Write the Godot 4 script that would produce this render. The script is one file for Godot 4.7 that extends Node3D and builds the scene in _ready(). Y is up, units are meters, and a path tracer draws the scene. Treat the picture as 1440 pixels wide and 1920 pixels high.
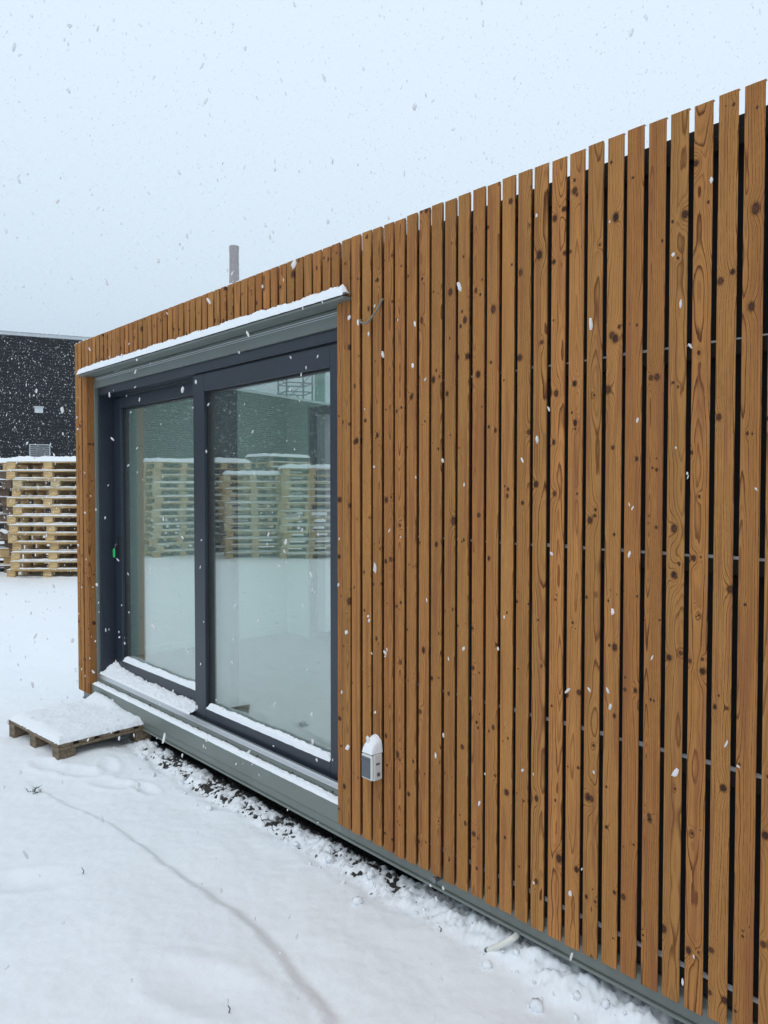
extends Node3D
# A timber-clad cabin with a sliding glass door, in falling snow.
# x runs along the facade, y is up, z points out of the facade; the fronts of the slats lie at z = 0.

const PITCH := 0.072          # slat spacing
const SLAT_W := 0.0568
const SLAT_D := 0.028
const SLAT_Y0 := 0.158
const SLAT_Y1 := 2.838
const FIRST_X := -6.081       # left edge of the first slat
const COLS := 32              # wood variants in the atlas

var rng := RandomNumberGenerator.new()
var n_big := FastNoiseLite.new()
var n_mid := FastNoiseLite.new()
var n_fine := FastNoiseLite.new()
var n_line := FastNoiseLite.new()
var mats := {}
var used := {}

# ------------------------------------------------------------------ mesh helpers
class MB:
	var v := PackedVector3Array()
	var n := PackedVector3Array()
	var uv := PackedVector2Array()
	var c := PackedColorArray()
	var ix := PackedInt32Array()
	var col := Color.WHITE
	var xf := Transform3D.IDENTITY
	func vert(p: Vector3, nn: Vector3, t := Vector2.ZERO) -> int:
		v.append(xf * p); n.append((xf.basis * nn).normalized()); uv.append(t); c.append(col)
		return v.size() - 1
	func tri(a: int, b: int, d: int) -> void:
		var g := (v[b] - v[a]).cross(v[d] - v[a])
		if g.dot(n[a] + n[b] + n[d]) > 0.0:
			ix.append(a); ix.append(d); ix.append(b)
		else:
			ix.append(a); ix.append(b); ix.append(d)
	func quad(p0: Vector3, p1: Vector3, p2: Vector3, p3: Vector3, nn := Vector3.ZERO, t0 := Vector2.ZERO, t1 := Vector2.ZERO, t2 := Vector2.ZERO, t3 := Vector2.ZERO) -> void:
		var m := nn
		if m == Vector3.ZERO: m = (p1 - p0).cross(p2 - p0).normalized()
		var a := vert(p0, m, t0); var b := vert(p1, m, t1); var d := vert(p2, m, t2); var e := vert(p3, m, t3)
		tri(a, b, d); tri(a, d, e)
	func box(lo: Vector3, hi: Vector3, ch := 0.0) -> void:
		# a box, its twelve edges chamfered by ch
		var ctr := (lo + hi) * 0.5
		var h := (hi - lo) * 0.5
		var k := minf(ch, minf(h.x, minf(h.y, h.z)) * 0.9)
		for ax in 3:
			var b := (ax + 1) % 3
			var d := (ax + 2) % 3
			for s in [-1.0, 1.0]:
				var nn := Vector3.ZERO; nn[ax] = s
				var q: Array[Vector3] = []
				for w in [[-1.0, -1.0], [1.0, -1.0], [1.0, 1.0], [-1.0, 1.0]]:
					var p := ctr; p[ax] += s * h[ax]; p[b] += w[0] * (h[b] - k); p[d] += w[1] * (h[d] - k)
					q.append(p)
				quad(q[0], q[1], q[2], q[3], nn)
			if k > 0.0:
				for s in [-1.0, 1.0]:
					for t in [-1.0, 1.0]:
						var nn := Vector3.ZERO; nn[b] = s; nn[d] = t
						var p0 := ctr; p0[b] += s * h[b]; p0[d] += t * (h[d] - k)
						var p1 := ctr; p1[b] += s * (h[b] - k); p1[d] += t * h[d]
						var e := Vector3.ZERO; e[ax] = h[ax] - k
						quad(p0 - e, p1 - e, p1 + e, p0 + e, nn.normalized())
		if k > 0.0:
			for sx in [-1.0, 1.0]:
				for sy in [-1.0, 1.0]:
					for sz in [-1.0, 1.0]:
						var s := Vector3(sx, sy, sz)
						var nn := s.normalized()
						var o := ctr + s * (h - Vector3(k, k, k))
						var a := vert(o + Vector3(sx * k, 0, 0), nn); var b2 := vert(o + Vector3(0, sy * k, 0), nn); var d2 := vert(o + Vector3(0, 0, sz * k), nn)
						tri(a, b2, d2)
	func tube(path: PackedVector3Array, radii: PackedFloat32Array, sides := 8, caps := true) -> void:
		var rows: Array = []
		var side := Vector3.ZERO
		for i in path.size():
			var tan := (path[mini(i + 1, path.size() - 1)] - path[maxi(i - 1, 0)]).normalized()
			if side == Vector3.ZERO:
				side = tan.cross(Vector3.UP if absf(tan.y) < 0.9 else Vector3.RIGHT).normalized()
			side = (side - tan * side.dot(tan)).normalized()
			var up := tan.cross(side)
			var row := PackedInt32Array()
			for j in sides + 1:
				var a := TAU * j / sides
				var d := side * cos(a) + up * sin(a)
				row.append(vert(path[i] + d * radii[i], d, Vector2(float(j) / sides, float(i))))
			rows.append(row)
		for i in path.size() - 1:
			for j in sides:
				tri(rows[i][j], rows[i][j + 1], rows[i + 1][j + 1]); tri(rows[i][j], rows[i + 1][j + 1], rows[i + 1][j])
		if caps:
			for e in [0, path.size() - 1]:
				var tan := (path[1] - path[0]).normalized() * -1.0 if e == 0 else (path[e] - path[e - 1]).normalized()
				var ctr := vert(path[e], tan)
				var ring := PackedInt32Array()
				for j in sides: ring.append(vert(xf.affine_inverse() * v[rows[e][j]], tan))
				for j in sides: tri(ctr, ring[j], ring[(j + 1) % sides])
	func grid(pts: Array, nx: int, ny: int, up := Vector3.UP) -> void:
		# pts[j * nx + i]; normals from neighbours, turned towards up
		var base := v.size()
		for j in ny:
			for i in nx:
				var a: Vector3 = pts[j * nx + maxi(i - 1, 0)]; var b: Vector3 = pts[j * nx + mini(i + 1, nx - 1)]
				var d: Vector3 = pts[maxi(j - 1, 0) * nx + i]; var e: Vector3 = pts[mini(j + 1, ny - 1) * nx + i]
				var nn := (b - a).cross(e - d).normalized()
				if nn == Vector3.ZERO: nn = up
				vert(pts[j * nx + i], nn)
		var mid := base + (ny / 2) * nx + nx / 2
		var flip := (xf.basis.inverse() * n[mid]).dot(up) < 0.0
		if flip:
			for k in range(base, v.size()): n[k] = -n[k]
		for j in ny - 1:
			for i in nx - 1:
				var k := base + j * nx + i
				tri(k, k + 1, k + nx + 1); tri(k, k + nx + 1, k + nx)
	func mesh() -> ArrayMesh:
		var m := ArrayMesh.new()
		var a := []; a.resize(Mesh.ARRAY_MAX)
		a[Mesh.ARRAY_VERTEX] = v; a[Mesh.ARRAY_NORMAL] = n; a[Mesh.ARRAY_TEX_UV] = uv; a[Mesh.ARRAY_COLOR] = c; a[Mesh.ARRAY_INDEX] = ix
		m.add_surface_from_arrays(Mesh.PRIMITIVE_TRIANGLES, a)
		return m

func numbered(called: String) -> String:
	if not used.has(called):
		used[called] = 0
		return called
	used[called] += 1
	return "%s_%03d" % [called, used[called]]

func tag(o: Node, label: String, category := "", group := "", kind := "") -> Node:
	if label: o.set_meta("label", label)
	if category: o.set_meta("category", category)
	if group: o.set_meta("group", group)
	if kind: o.set_meta("kind", kind)
	return o

func thing(called: String, at: Vector3, label: String, category: String, group := "", turn := 0.0) -> Node3D:
	var o := Node3D.new()
	o.name = numbered(called); add_child(o)
	o.position = at; o.rotation.y = turn
	tag(o, label, category, group)
	return o

# one mesh as a part of parent; its points are given in the world (an unturned parent) or in the parent's axes (own = true)
func part(called: String, mb: MB, m: Material, parent: Node, own := false) -> MeshInstance3D:
	var o := put(called, mb.mesh(), m, parent)
	if not own and parent != self: o.position = -world_at(parent)
	return o

func world_at(nd: Node) -> Vector3:
	var p := Vector3.ZERO
	while nd != self:
		p += (nd as Node3D).position
		nd = nd.get_parent()
	return p

func put(called: String, mesh: Mesh, m: Material, parent: Node) -> MeshInstance3D:
	var o := MeshInstance3D.new()
	o.mesh = mesh; o.material_override = m
	o.name = numbered(called) if parent == self else called
	parent.add_child(o, true)
	return o

func bx(lo: Vector3, hi: Vector3, ch := 0.002) -> MB:
	var m := MB.new(); m.box(lo, hi, ch); return m

# ------------------------------------------------------------------ materials
func mat(called: String, color: Color, rough := 0.7, metal := 0.0) -> StandardMaterial3D:
	var m := StandardMaterial3D.new()
	m.resource_name = called
	m.albedo_color = color.linear_to_srgb()
	m.roughness = rough; m.metallic = metal
	m.metallic_specular = 0.5
	mats[called] = m
	return m

func noise_tex(freq: float, size: int, lo: Color, hi: Color, seed_: int, oct := 4, kind := FastNoiseLite.TYPE_SIMPLEX_SMOOTH) -> ImageTexture:
	var nz := FastNoiseLite.new()
	nz.seed = seed_; nz.frequency = freq; nz.noise_type = kind
	nz.fractal_type = FastNoiseLite.FRACTAL_FBM; nz.fractal_octaves = oct
	var im := nz.get_seamless_image(size, size)
	var src := im.get_data()
	var out := PackedByteArray(); out.resize(size * size * 3)
	for i in size * size:
		var t := src[i] / 255.0
		var k := lo.lerp(hi, t)
		out[i * 3] = int(k.r * 255.0); out[i * 3 + 1] = int(k.g * 255.0); out[i * 3 + 2] = int(k.b * 255.0)
	return ImageTexture.create_from_image(Image.create_from_data(size, size, false, Image.FORMAT_RGB8, out))

func normal_tex(freq: float, size: int, strength: float, seed_: int, oct := 4) -> ImageTexture:
	var nz := FastNoiseLite.new()
	nz.seed = seed_; nz.frequency = freq
	nz.fractal_type = FastNoiseLite.FRACTAL_FBM; nz.fractal_octaves = oct
	var im := nz.get_seamless_image(size, size)
	im.convert(Image.FORMAT_RGBA8)
	im.bump_map_to_normal_map(strength)
	return ImageTexture.create_from_image(im)

func triplanar(m: StandardMaterial3D, metres: float) -> void:
	m.uv1_triplanar = true; m.uv1_world_triplanar = true
	m.uv1_scale = Vector3.ONE / metres

# -- impregnated pine: growth rings cut by the face of each slat, bent round knots
var atlas_bytes: Array = []
const CW := 64
const CH := 2048
func wood_column(k: int) -> void:
	var r := RandomNumberGenerator.new(); r.seed = 900 + k * 17
	var nz := FastNoiseLite.new(); nz.seed = 50 + k; nz.frequency = 1.0; nz.fractal_octaves = 2
	var fib := FastNoiseLite.new(); fib.seed = 350 + k; fib.frequency = 1.0; fib.fractal_octaves = 3
	var out := PackedByteArray(); out.resize(CW * CH * 3)
	var len := SLAT_Y1 - SLAT_Y0
	var pith := r.randf_range(-0.045, 0.045)
	var h0 := r.randf_range(0.006, 0.05)
	var ring := r.randf_range(0.0026, 0.0042)
	var tone := r.randf_range(0.84, 1.08)
	var warm := r.randf_range(-1.0, 1.0)
	var depth := r.randf_range(0.55, 1.0)
	var early := Vector3(0.435, 0.198, 0.062) * tone
	early.x *= 1.0 + 0.02 * warm; early.y *= 1.0 - 0.03 * warm; early.z *= 1.0 - 0.03 * warm
	var late := Vector3(0.105, 0.032, 0.009) * tone
	var kn: Array = []
	var y := r.randf_range(0.05, 0.3)
	while y < len:
		var cluster := r.randf()
		var kr := 0.003 + 0.0078 * pow(r.randf(), 1.6)
		var ks := r.randf_range(-0.024, 0.024)
		kn.append([ks, y, kr, r.randf_range(1.0, 1.5), r.randf_range(0.1, 0.9)])
		if cluster < 0.45: kn.append([clampf(-ks + r.randf_range(-0.008, 0.008), -0.027, 0.027), y + r.randf_range(-0.02, 0.025), kr * r.randf_range(0.4, 0.9), 1.2, r.randf_range(0.1, 0.9)])
		if cluster < 0.12: kn.append([r.randf_range(-0.02, 0.02), y + 0.035, kr * 0.5, 1.2, 0.4])
		y += r.randf_range(0.12, 0.50)
	for j in CH:
		var yy := (1.0 - (j + 0.5) / CH) * len
		var h := h0 + 0.017 * nz.get_noise_2d(yy * 0.8, 3.0) + 0.004 * nz.get_noise_2d(yy * 4.0, 9.0)
		var px := pith + 0.014 * nz.get_noise_2d(yy * 0.7, 20.0)
		var near: Array = []
		for q in kn:
			if absf(q[1] - yy) < q[2] * 9.0: near.append(q)
		for i in CW:
			var s := ((i + 0.5) / CW - 0.5) * SLAT_W
			var rr := sqrt((s - px) * (s - px) + h * h)
			var knot := 0.0
			var rim := 0.0
			var hue := 0.0
			for q in near:
				var ds: float = s - q[0]; var dy: float = yy - q[1]; var kr: float = q[2]
				rr += kr * 1.5 * exp(-(ds * ds / (2.0 * 1.5 * 1.5 * kr * kr) + dy * dy / (2.0 * 9.0 * kr * kr)))
				var d := sqrt(ds * ds + dy * dy / (q[3] * q[3])) / kr + 0.22 * nz.get_noise_2d(ds * 160.0, dy * 160.0 + 40.0)
				if d < 1.7:
					knot = maxf(knot, smoothstep(1.05, 0.8, d))
					rim = maxf(rim, smoothstep(1.7, 1.0, d))
					hue = q[4] * clampf(1.15 - d * 0.9 + 0.35 * sin(d * 13.0), 0.0, 1.0)
			var f := rr / ring + 0.5 * nz.get_noise_2d(s * 30.0, yy * 1.7) + 0.12 * fib.get_noise_2d(s * 300.0, yy * 9.0)
			var fi := floorf(f)
			f -= fi
			var wide := 0.7 + 0.45 * sin(fi * 2.7 + k)     # each ring's latewood has its own weight
			var lw := smoothstep(0.38, 0.9, f) * (1.0 - smoothstep(0.93, 1.0, f)) * depth * wide
			var g := 1.0 + 0.22 * fib.get_noise_2d(s * 420.0, yy * 9.0) + 0.10 * nz.get_noise_2d(s * 22.0 + 7.0, yy * 2.2)
			var c := early.lerp(late, clampf(lw, 0.0, 1.0)) * g
			var red := nz.get_noise_2d(s * 26.0 + 60.0, yy * 1.1)
			if red > 0.22: c = c.lerp(Vector3(0.24, 0.088, 0.040), minf((red - 0.22) * 1.7, 0.5))
			c = c.lerp(late * 0.8, rim * 0.55)
			c = c.lerp(Vector3(0.022, 0.014, 0.011).lerp(Vector3(0.15, 0.055, 0.028), hue), knot * 0.95)
			var o := (j * CW + i) * 3
			var e := Color(c.x, c.y, c.z).linear_to_srgb()
			out[o] = clampi(int(e.r * 255.0), 0, 255); out[o + 1] = clampi(int(e.g * 255.0), 0, 255); out[o + 2] = clampi(int(e.b * 255.0), 0, 255)
	atlas_bytes[k] = out

func wood_atlas() -> ImageTexture:
	atlas_bytes.resize(COLS)
	var id := WorkerThreadPool.add_group_task(wood_column, COLS, -1, true)
	WorkerThreadPool.wait_for_group_task_completion(id)
	var im := Image.create_empty(CW * COLS, CH, false, Image.FORMAT_RGB8)
	for k in COLS:
		im.blit_rect(Image.create_from_data(CW, CH, false, Image.FORMAT_RGB8, atlas_bytes[k]), Rect2i(0, 0, CW, CH), Vector2i(k * CW, 0))
	atlas_bytes.clear()
	return ImageTexture.create_from_image(im)

# a slat standing on the origin, its front at z = 0, cut from column k of the atlas between v0 and v0 + its length
func slat_mesh(k: int, length: float, v0 := 0.0) -> ArrayMesh:
	var m := MB.new()
	var w := SLAT_W; var d := SLAT_D; var c := 0.0032
	var full := SLAT_Y1 - SLAT_Y0
	# outline, going round: front left .. front right .. back right .. back left
	var o: Array[Vector2] = [Vector2(0, -c), Vector2(c * 0.3, -c * 0.3), Vector2(c, 0), Vector2(w - c, 0), Vector2(w - c * 0.3, -c * 0.3), Vector2(w, -c), Vector2(w - 0.011, -d + c), Vector2(w - 0.011 - c, -d), Vector2(c + 0.011, -d), Vector2(0.011, -d + c)]
	var us := [0.02, 0.03, 0.06, 0.94, 0.97, 0.98, 0.55, 0.52, 0.48, 0.45]
	var va := 1.0 - v0 / full
	var vb := 1.0 - (v0 + length) / full
	for i in o.size():
		var j := (i + 1) % o.size()
		var e := o[j] - o[i]
		var nn := Vector3(-e.y, 0, e.x).normalized()
		if nn.dot(Vector3((o[i].x + o[j].x) * 0.5 - w * 0.5, 0, (o[i].y + o[j].y) * 0.5 + d * 0.5)) < 0.0: nn = -nn
		var ua: float = (k + clampf(us[i], 0.02, 0.98)) / COLS
		var ub: float = (k + clampf(us[j], 0.02, 0.98)) / COLS
		m.quad(Vector3(o[i].x, 0, o[i].y), Vector3(o[j].x, 0, o[j].y), Vector3(o[j].x, length, o[j].y), Vector3(o[i].x, length, o[i].y), nn, Vector2(ua, va), Vector2(ub, va), Vector2(ub, vb), Vector2(ua, vb))
	for e in [0.0, length]:
		var nn := Vector3(0, 1 if e > 0.0 else -1, 0)
		var ctr := m.vert(Vector3(w * 0.5, e, -d * 0.5), nn, Vector2((k + 0.5) / COLS, va if e == 0.0 else vb))
		var ring := PackedInt32Array()
		for i in o.size(): ring.append(m.vert(Vector3(o[i].x, e, o[i].y), nn, Vector2((k + 0.1 + 0.8 * o[i].x / w) / COLS, (va if e == 0.0 else vb) + o[i].y * 0.3)))
		for i in o.size(): m.tri(ctr, ring[i], ring[(i + 1) % o.size()])
	return m.mesh()

func make_materials() -> void:
	var w := mat("pine", Color(1, 1, 1), 0.62)
	w.albedo_texture = wood_atlas()
	w.roughness = 0.75; w.metallic_specular = 0.28
	var s := mat("snow", Color(0.85, 0.885, 0.92), 0.85)
	s.normal_enabled = true; s.normal_texture = normal_tex(0.03, 512, 5.0, 7, 5); s.normal_scale = 0.55
	triplanar(s, 0.35)
	s = mat("yard_snow", Color(0.85, 0.885, 0.92), 0.85)
	s.normal_enabled = true; s.normal_texture = normal_tex(0.02, 1024, 4.0, 8, 6); s.normal_scale = 0.35
	triplanar(s, 0.9)
	var fk := mat("flake", Color(0.93, 0.94, 0.95), 0.8)
	fk.backlight_enabled = true; fk.backlight = Color(1, 1, 1)
	mat("membrane", Color(0.012, 0.012, 0.013), 0.8)
	mat("batten", Color(0.022, 0.018, 0.014), 0.9)
	var g := mat("grey_steel", Color(0.185, 0.212, 0.195), 0.42)
	g.albedo_texture = noise_tex(0.01, 256, Color(0.93, 0.93, 0.93), Color(1, 1, 1), 31); triplanar(g, 1.3)
	var nv := mat("anthracite", Color(0.021, 0.029, 0.044), 0.36)
	nv.albedo_texture = noise_tex(0.01, 256, Color(0.92, 0.92, 0.92), Color(1, 1, 1), 32); triplanar(nv, 1.1)
	mat("rubber", Color(0.012, 0.012, 0.013), 0.6)
	mat("aluminium", Color(0.62, 0.64, 0.66), 0.32, 0.85)
	var gl := mat("glass", Color(0.75, 0.9, 0.84, 1.0), 0.0)
	gl.albedo_color.a = 0.02
	gl.transparency = BaseMaterial3D.TRANSPARENCY_ALPHA
	var ct := mat("coating", Color(0.83, 1.0, 0.91), 0.0, 1.0)
	ct.albedo_color.a = 0.36
	ct.transparency = BaseMaterial3D.TRANSPARENCY_ALPHA
	ct.albedo_texture = noise_tex(0.01, 64, Color(0.97, 0.97, 0.97), Color(1, 1, 1), 60)
	var iw := mat("interior_wall", Color(0.66, 0.93, 0.79), 0.6)
	iw.albedo_texture = noise_tex(0.006, 256, Color(0.96, 0.96, 0.96), Color(1, 1, 1), 33); triplanar(iw, 2.0)
	mat("ceiling", Color(0.72, 0.76, 0.74), 0.7)
	var fl := mat("vinyl_floor", Color(0.20, 0.195, 0.185), 0.4)
	fl.albedo_texture = noise_tex(0.012, 256, Color(0.8, 0.8, 0.8), Color(1, 1, 1), 34); triplanar(fl, 1.6)
	var soil := mat("soil", Color(0.085, 0.080, 0.070), 0.95)
	soil.albedo_texture = noise_tex(0.05, 512, Color(0.4, 0.4, 0.4), Color(1, 1, 1), 35); triplanar(soil, 0.5)
	soil.normal_enabled = true; soil.normal_texture = normal_tex(0.06, 256, 12.0, 36); soil.normal_scale = 1.0
	mat("stone", Color(0.13, 0.13, 0.125), 0.9)
	mat("dry_grass", Color(0.10, 0.085, 0.045), 0.9)
	mat("twig", Color(0.045, 0.034, 0.028), 0.9)
	for q in [["pallet_wood", Color(0.80, 0.57, 0.29), 41], ["pallet_wood_pale", Color(0.82, 0.67, 0.42), 42], ["pallet_wood_old", Color(0.23, 0.165, 0.12), 43], ["step_wood", Color(0.26, 0.20, 0.135), 44]]:
		var p := mat(q[0], q[1], 0.8)
		p.albedo_texture = noise_tex(0.02, 256, Color(0.70, 0.68, 0.64), Color(1, 1, 1), q[2], 5)
		p.uv1_triplanar = true; p.uv1_scale = Vector3(0.8, 7.0, 7.0)
	mat("black_cladding", Color(0.010, 0.011, 0.013), 0.6)
	mat("pale_metal", Color(0.55, 0.58, 0.6), 0.45, 0.2)
	mat("lamp_white", Color(0.72, 0.76, 0.78), 0.4)
	mat("socket_white", Color(0.66, 0.67, 0.66), 0.4)
	mat("socket_grey", Color(0.10, 0.115, 0.135), 0.35)
	mat("hose_white", Color(0.74, 0.74, 0.68), 0.5)
	mat("wire", Color(0.19, 0.185, 0.15), 0.5)
	mat("green_tag", Color(0.02, 0.52, 0.12), 0.4)
	mat("lock_metal", Color(0.25, 0.26, 0.28), 0.35, 0.8)
	var br := mat("chimney_brick", Color(0.56, 0.42, 0.37), 0.9)
	br.albedo_texture = noise_tex(0.09, 256, Color(0.6, 0.6, 0.6), Color(1, 1, 1), 45); triplanar(br, 6.0)
	mat("blue_steel", Color(0.018, 0.065, 0.19), 0.45)
	mat("silo_green", Color(0.14, 0.25, 0.21), 0.5)
	mat("frame_steel", Color(0.12, 0.13, 0.14), 0.5, 0.3)

# ------------------------------------------------------------------ snow
var groove: PackedVector2Array = [Vector2(-5.0, 0.83), Vector2(-4.536, 0.767), Vector2(-3.912, 0.648), Vector2(-3.16, 0.636), Vector2(-2.577, 0.611), Vector2(-2.0, 0.705), Vector2(-1.5, 0.86), Vector2(-0.8, 1.2)]
var dents: Array = [[-4.69, 0.50, 0.13, 0.05, 0.6], [-4.66, 0.34, 0.10, 0.045, -0.3], [-4.93, 0.62, 0.11, 0.05, 0.2], [-4.40, 0.42, 0.12, 0.05, 0.5], [-4.22, 0.30, 0.09, 0.04, 0.1], [-2.35, 0.93, 0.20, 0.09, 0.4], [-3.57, 1.17, 0.16, 0.08, 0.9]]

func snow_height(x: float, z: float) -> float:
	var far := smoothstep(-6.8, -12.0, x)
	var h := 0.30 * far + 0.30 * smoothstep(7.0, 12.0, z) + 0.25 * smoothstep(-4.0, -9.0, z) * (1.0 - far)
	h += 0.018 * n_big.get_noise_2d(x, z) + 0.011 * n_mid.get_noise_2d(x, z)
	if x < -6.0: h += 0.035 * n_big.get_noise_2d(x * 0.35 - z * 0.16, z * 1.3) * smoothstep(-6.0, -8.0, x)   # wheel tracks across the yard
	if x > -8.0 and x < 3.0 and z > -0.6 and z < 3.5:
		h += 0.0028 * n_fine.get_noise_2d(x, z)
		# the edge of an older layer runs along the facade
		var p := Vector2(x, z)
		var best := 9.0; var side := 0.0
		for i in groove.size() - 1:
			var q := Geometry2D.get_closest_point_to_segment(p, groove[i], groove[i + 1])
			var d := p.distance_to(q)
			if d < best:
				best = d
				side = signf((groove[i + 1] - groove[i]).cross(p - groove[i]))
		var sd := -best * side + 0.012 * n_mid.get_noise_2d(x * 2.0, z * 2.0)
		var fade := smoothstep(-5.0, -4.3, x)
		if sd > 0.0: h -= fade * lerpf(0.014, 0.034, smoothstep(-4.2, -2.0, x)) * smoothstep(0.0, lerpf(0.03, 0.075, smoothstep(-4.0, -2.0, x)), sd) * exp(-sd / 0.30)
		else: h += fade * 0.006 * exp(sd / 0.05)
		h += 0.045 * exp(-((x + 5.15) * (x + 5.15) / 0.30 + (z - 0.42) * (z - 0.42) / 0.10))
		for q in dents:
			var dv := Vector2(x - q[0], z - q[1]).rotated(q[4])
			var e: float = dv.x * dv.x / (q[2] * q[2]) + dv.y * dv.y / (q[3] * q[3])
			if e < 4.0: h -= 0.017 * exp(-e) - 0.006 * exp(-(sqrt(e) - 1.5) * (sqrt(e) - 1.5) * 6.0)
		# churned and thin along the wall
		if x > -6.3:
			var wob := 0.05 * n_mid.get_noise_2d(x * 1.6, 40.0) + 0.02 * n_fine.get_noise_2d(x * 0.4, 11.0)
			var edge := lerpf(0.17, 0.125, smoothstep(-5.0, -2.6, x)) + wob
			var m := smoothstep(edge, edge - 0.15, z)
			if m > 0.0:
				var rise := smoothstep(-2.5, -1.5, x)
				h += m * (lerpf(-0.024, 0.012, rise) + 0.034 * smoothstep(0.11, 0.02, z) - 0.025 * maxf(0.0, n_mid.get_noise_2d(x * 0.9, 200.0)))
				h += m * (0.022 * n_fine.get_noise_2d(x * 0.42, z * 0.5) + 0.019 * n_fine.get_noise_2d(x * 1.2 + 30.0, z * 1.2) + 0.014 * n_fine.get_noise_2d(x * 3.0 + 60.0, z * 3.0))
			var brink := lerpf(-0.075, -0.105, smoothstep(-3.6, -2.2, x)) + 0.03 * n_mid.get_noise_2d(x * 1.9, 300.0)
			if z < brink: h -= 0.15 * smoothstep(brink, brink - 0.08, z)
	return h

func soil_height(x: float, z: float) -> float:
	return lerpf(-0.042, -0.052, smoothstep(-2.6, -1.6, x)) + 0.034 * smoothstep(0.11, 0.02, z) - 0.16 * smoothstep(0.13, 0.34, z) - 0.10 * smoothstep(-0.08, -0.25, z) + 0.018 * n_fine.get_noise_2d(x * 0.8 + 90.0, z * 0.8) + 0.014 * n_fine.get_noise_2d(x * 2.2 + 20.0, z * 2.2)

func spread(lo: float, hi: float, step: float, far_lo: float, far_hi: float, grow: float) -> PackedFloat32Array:
	var left: Array = []
	var a := lo; var s := step
	while a > far_lo:
		s *= grow; a -= s; left.push_front(a)
	var out := PackedFloat32Array(left)
	a = lo
	while a < hi:
		out.append(a); a += step
	s = step
	while a < far_hi:
		out.append(a); s *= grow; a += s
	out.append(a)
	return out

func build_ground() -> void:
	var xs := spread(-6.2, -0.5, 0.0135, -600.0, 300.0, 1.06)
	var zs := spread(-0.16, 1.9, 0.0135, -450.0, 400.0, 1.06)
	var m := MB.new()
	var nx := xs.size(); var nz := zs.size()
	var v := PackedVector3Array(); v.resize(nx * nz)
	var hs := PackedFloat32Array(); hs.resize(nx * nz)
	for j in nz:
		for i in nx: hs[j * nx + i] = snow_height(xs[i], zs[j])
	var n := PackedVector3Array(); n.resize(nx * nz)
	for j in nz:
		for i in nx:
			var k := j * nx + i
			v[k] = Vector3(xs[i], hs[k], zs[j])
			var i0 := maxi(i - 1, 0); var i1 := mini(i + 1, nx - 1); var j0 := maxi(j - 1, 0); var j1 := mini(j + 1, nz - 1)
			n[k] = Vector3(-(hs[j * nx + i1] - hs[j * nx + i0]) / (xs[i1] - xs[i0]), 1.0, -(hs[j1 * nx + i] - hs[j0 * nx + i]) / (zs[j1] - zs[j0])).normalized()
	var ix := PackedInt32Array(); ix.resize((nx - 1) * (nz - 1) * 6)
	var o := 0
	for j in nz - 1:
		for i in nx - 1:
			var k := j * nx + i
			ix[o] = k; ix[o + 1] = k + 1; ix[o + 2] = k + nx + 1; ix[o + 3] = k; ix[o + 4] = k + nx + 1; ix[o + 5] = k + nx
			o += 6
	var am := ArrayMesh.new()
	var a := []; a.resize(Mesh.ARRAY_MAX)
	a[Mesh.ARRAY_VERTEX] = v; a[Mesh.ARRAY_NORMAL] = n; a[Mesh.ARRAY_INDEX] = ix
	am.add_surface_from_arrays(Mesh.PRIMITIVE_TRIANGLES, a)
	tag(put("snow_ground", am, mats.yard_snow, self), "smooth fresh snow covering the whole yard", "", "", "structure")
	# bare earth that shows through beside the wall
	var sm := MB.new()
	var pts: Array = []
	var gx := 620; var gz := 60
	for j in gz:
		for i in gx:
			var x := -6.0 + 8.0 * i / (gx - 1); var z := -0.5 + 0.85 * j / (gz - 1)
			pts.append(Vector3(x, soil_height(x, z), z))
	sm.grid(pts, gx, gz)
	tag(part("bare_earth", sm, mats.soil, self), "dark bare earth showing through the snow beside the wall", "", "", "structure")

# snow lying along x on a ledge: from x0 to x1, z0 (back) to z1 (front), on height y, h thick
func snow_strip(x0: float, x1: float, z0: float, z1: float, y: float, h: float, rough := 0.3, seed_ := 0.0, step := 0.012, back_up := 0.0) -> MB:
	var m := MB.new()
	var nx := int((x1 - x0) / step) + 2
	var prof := 9
	var pts: Array = []
	for j in prof:
		var t := float(j) / (prof - 1)
		for i in nx:
			var x := lerpf(x0, x1, float(i) / (nx - 1))
			var a := n_fine.get_noise_2d(x * 1.0 + seed_ * 13.0, seed_ * 7.0 + t * 0.5)
			var b := n_mid.get_noise_2d(x * 2.2 + seed_ * 5.0, seed_)
			var hh := h * (1.0 + rough * (0.8 * a + 0.8 * b + 0.7 * n_fine.get_noise_2d(x * 3.3 + seed_, t * 1.4)))
			var endt := smoothstep(0.0, 0.03, x - x0) * smoothstep(0.0, 0.03, x1 - x)
			hh *= 0.35 + 0.65 * endt
			var bulge := sqrt(maxf(0.0, 1.0 - pow(absf(t * 2.0 - 1.0), 3.5)))
			var zz := lerpf(z0, z1, t) + (0.3 * rough * h * a if j == prof - 1 else 0.0)
			var lift := back_up * (1.0 - t) * (1.0 - t)
			if j == 0: pts.append(Vector3(x, y + (lift if back_up > 0.0 else 0.0), zz))
			else: pts.append(Vector3(x, y + hh * bulge + (lift * endt) + 0.12 * h * rough * n_fine.get_noise_2d(x * 2.0, zz * 2.0 + seed_), zz) if j < prof - 1 else Vector3(x, y, zz))
	m.grid(pts, nx, prof)
	return m

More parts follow.
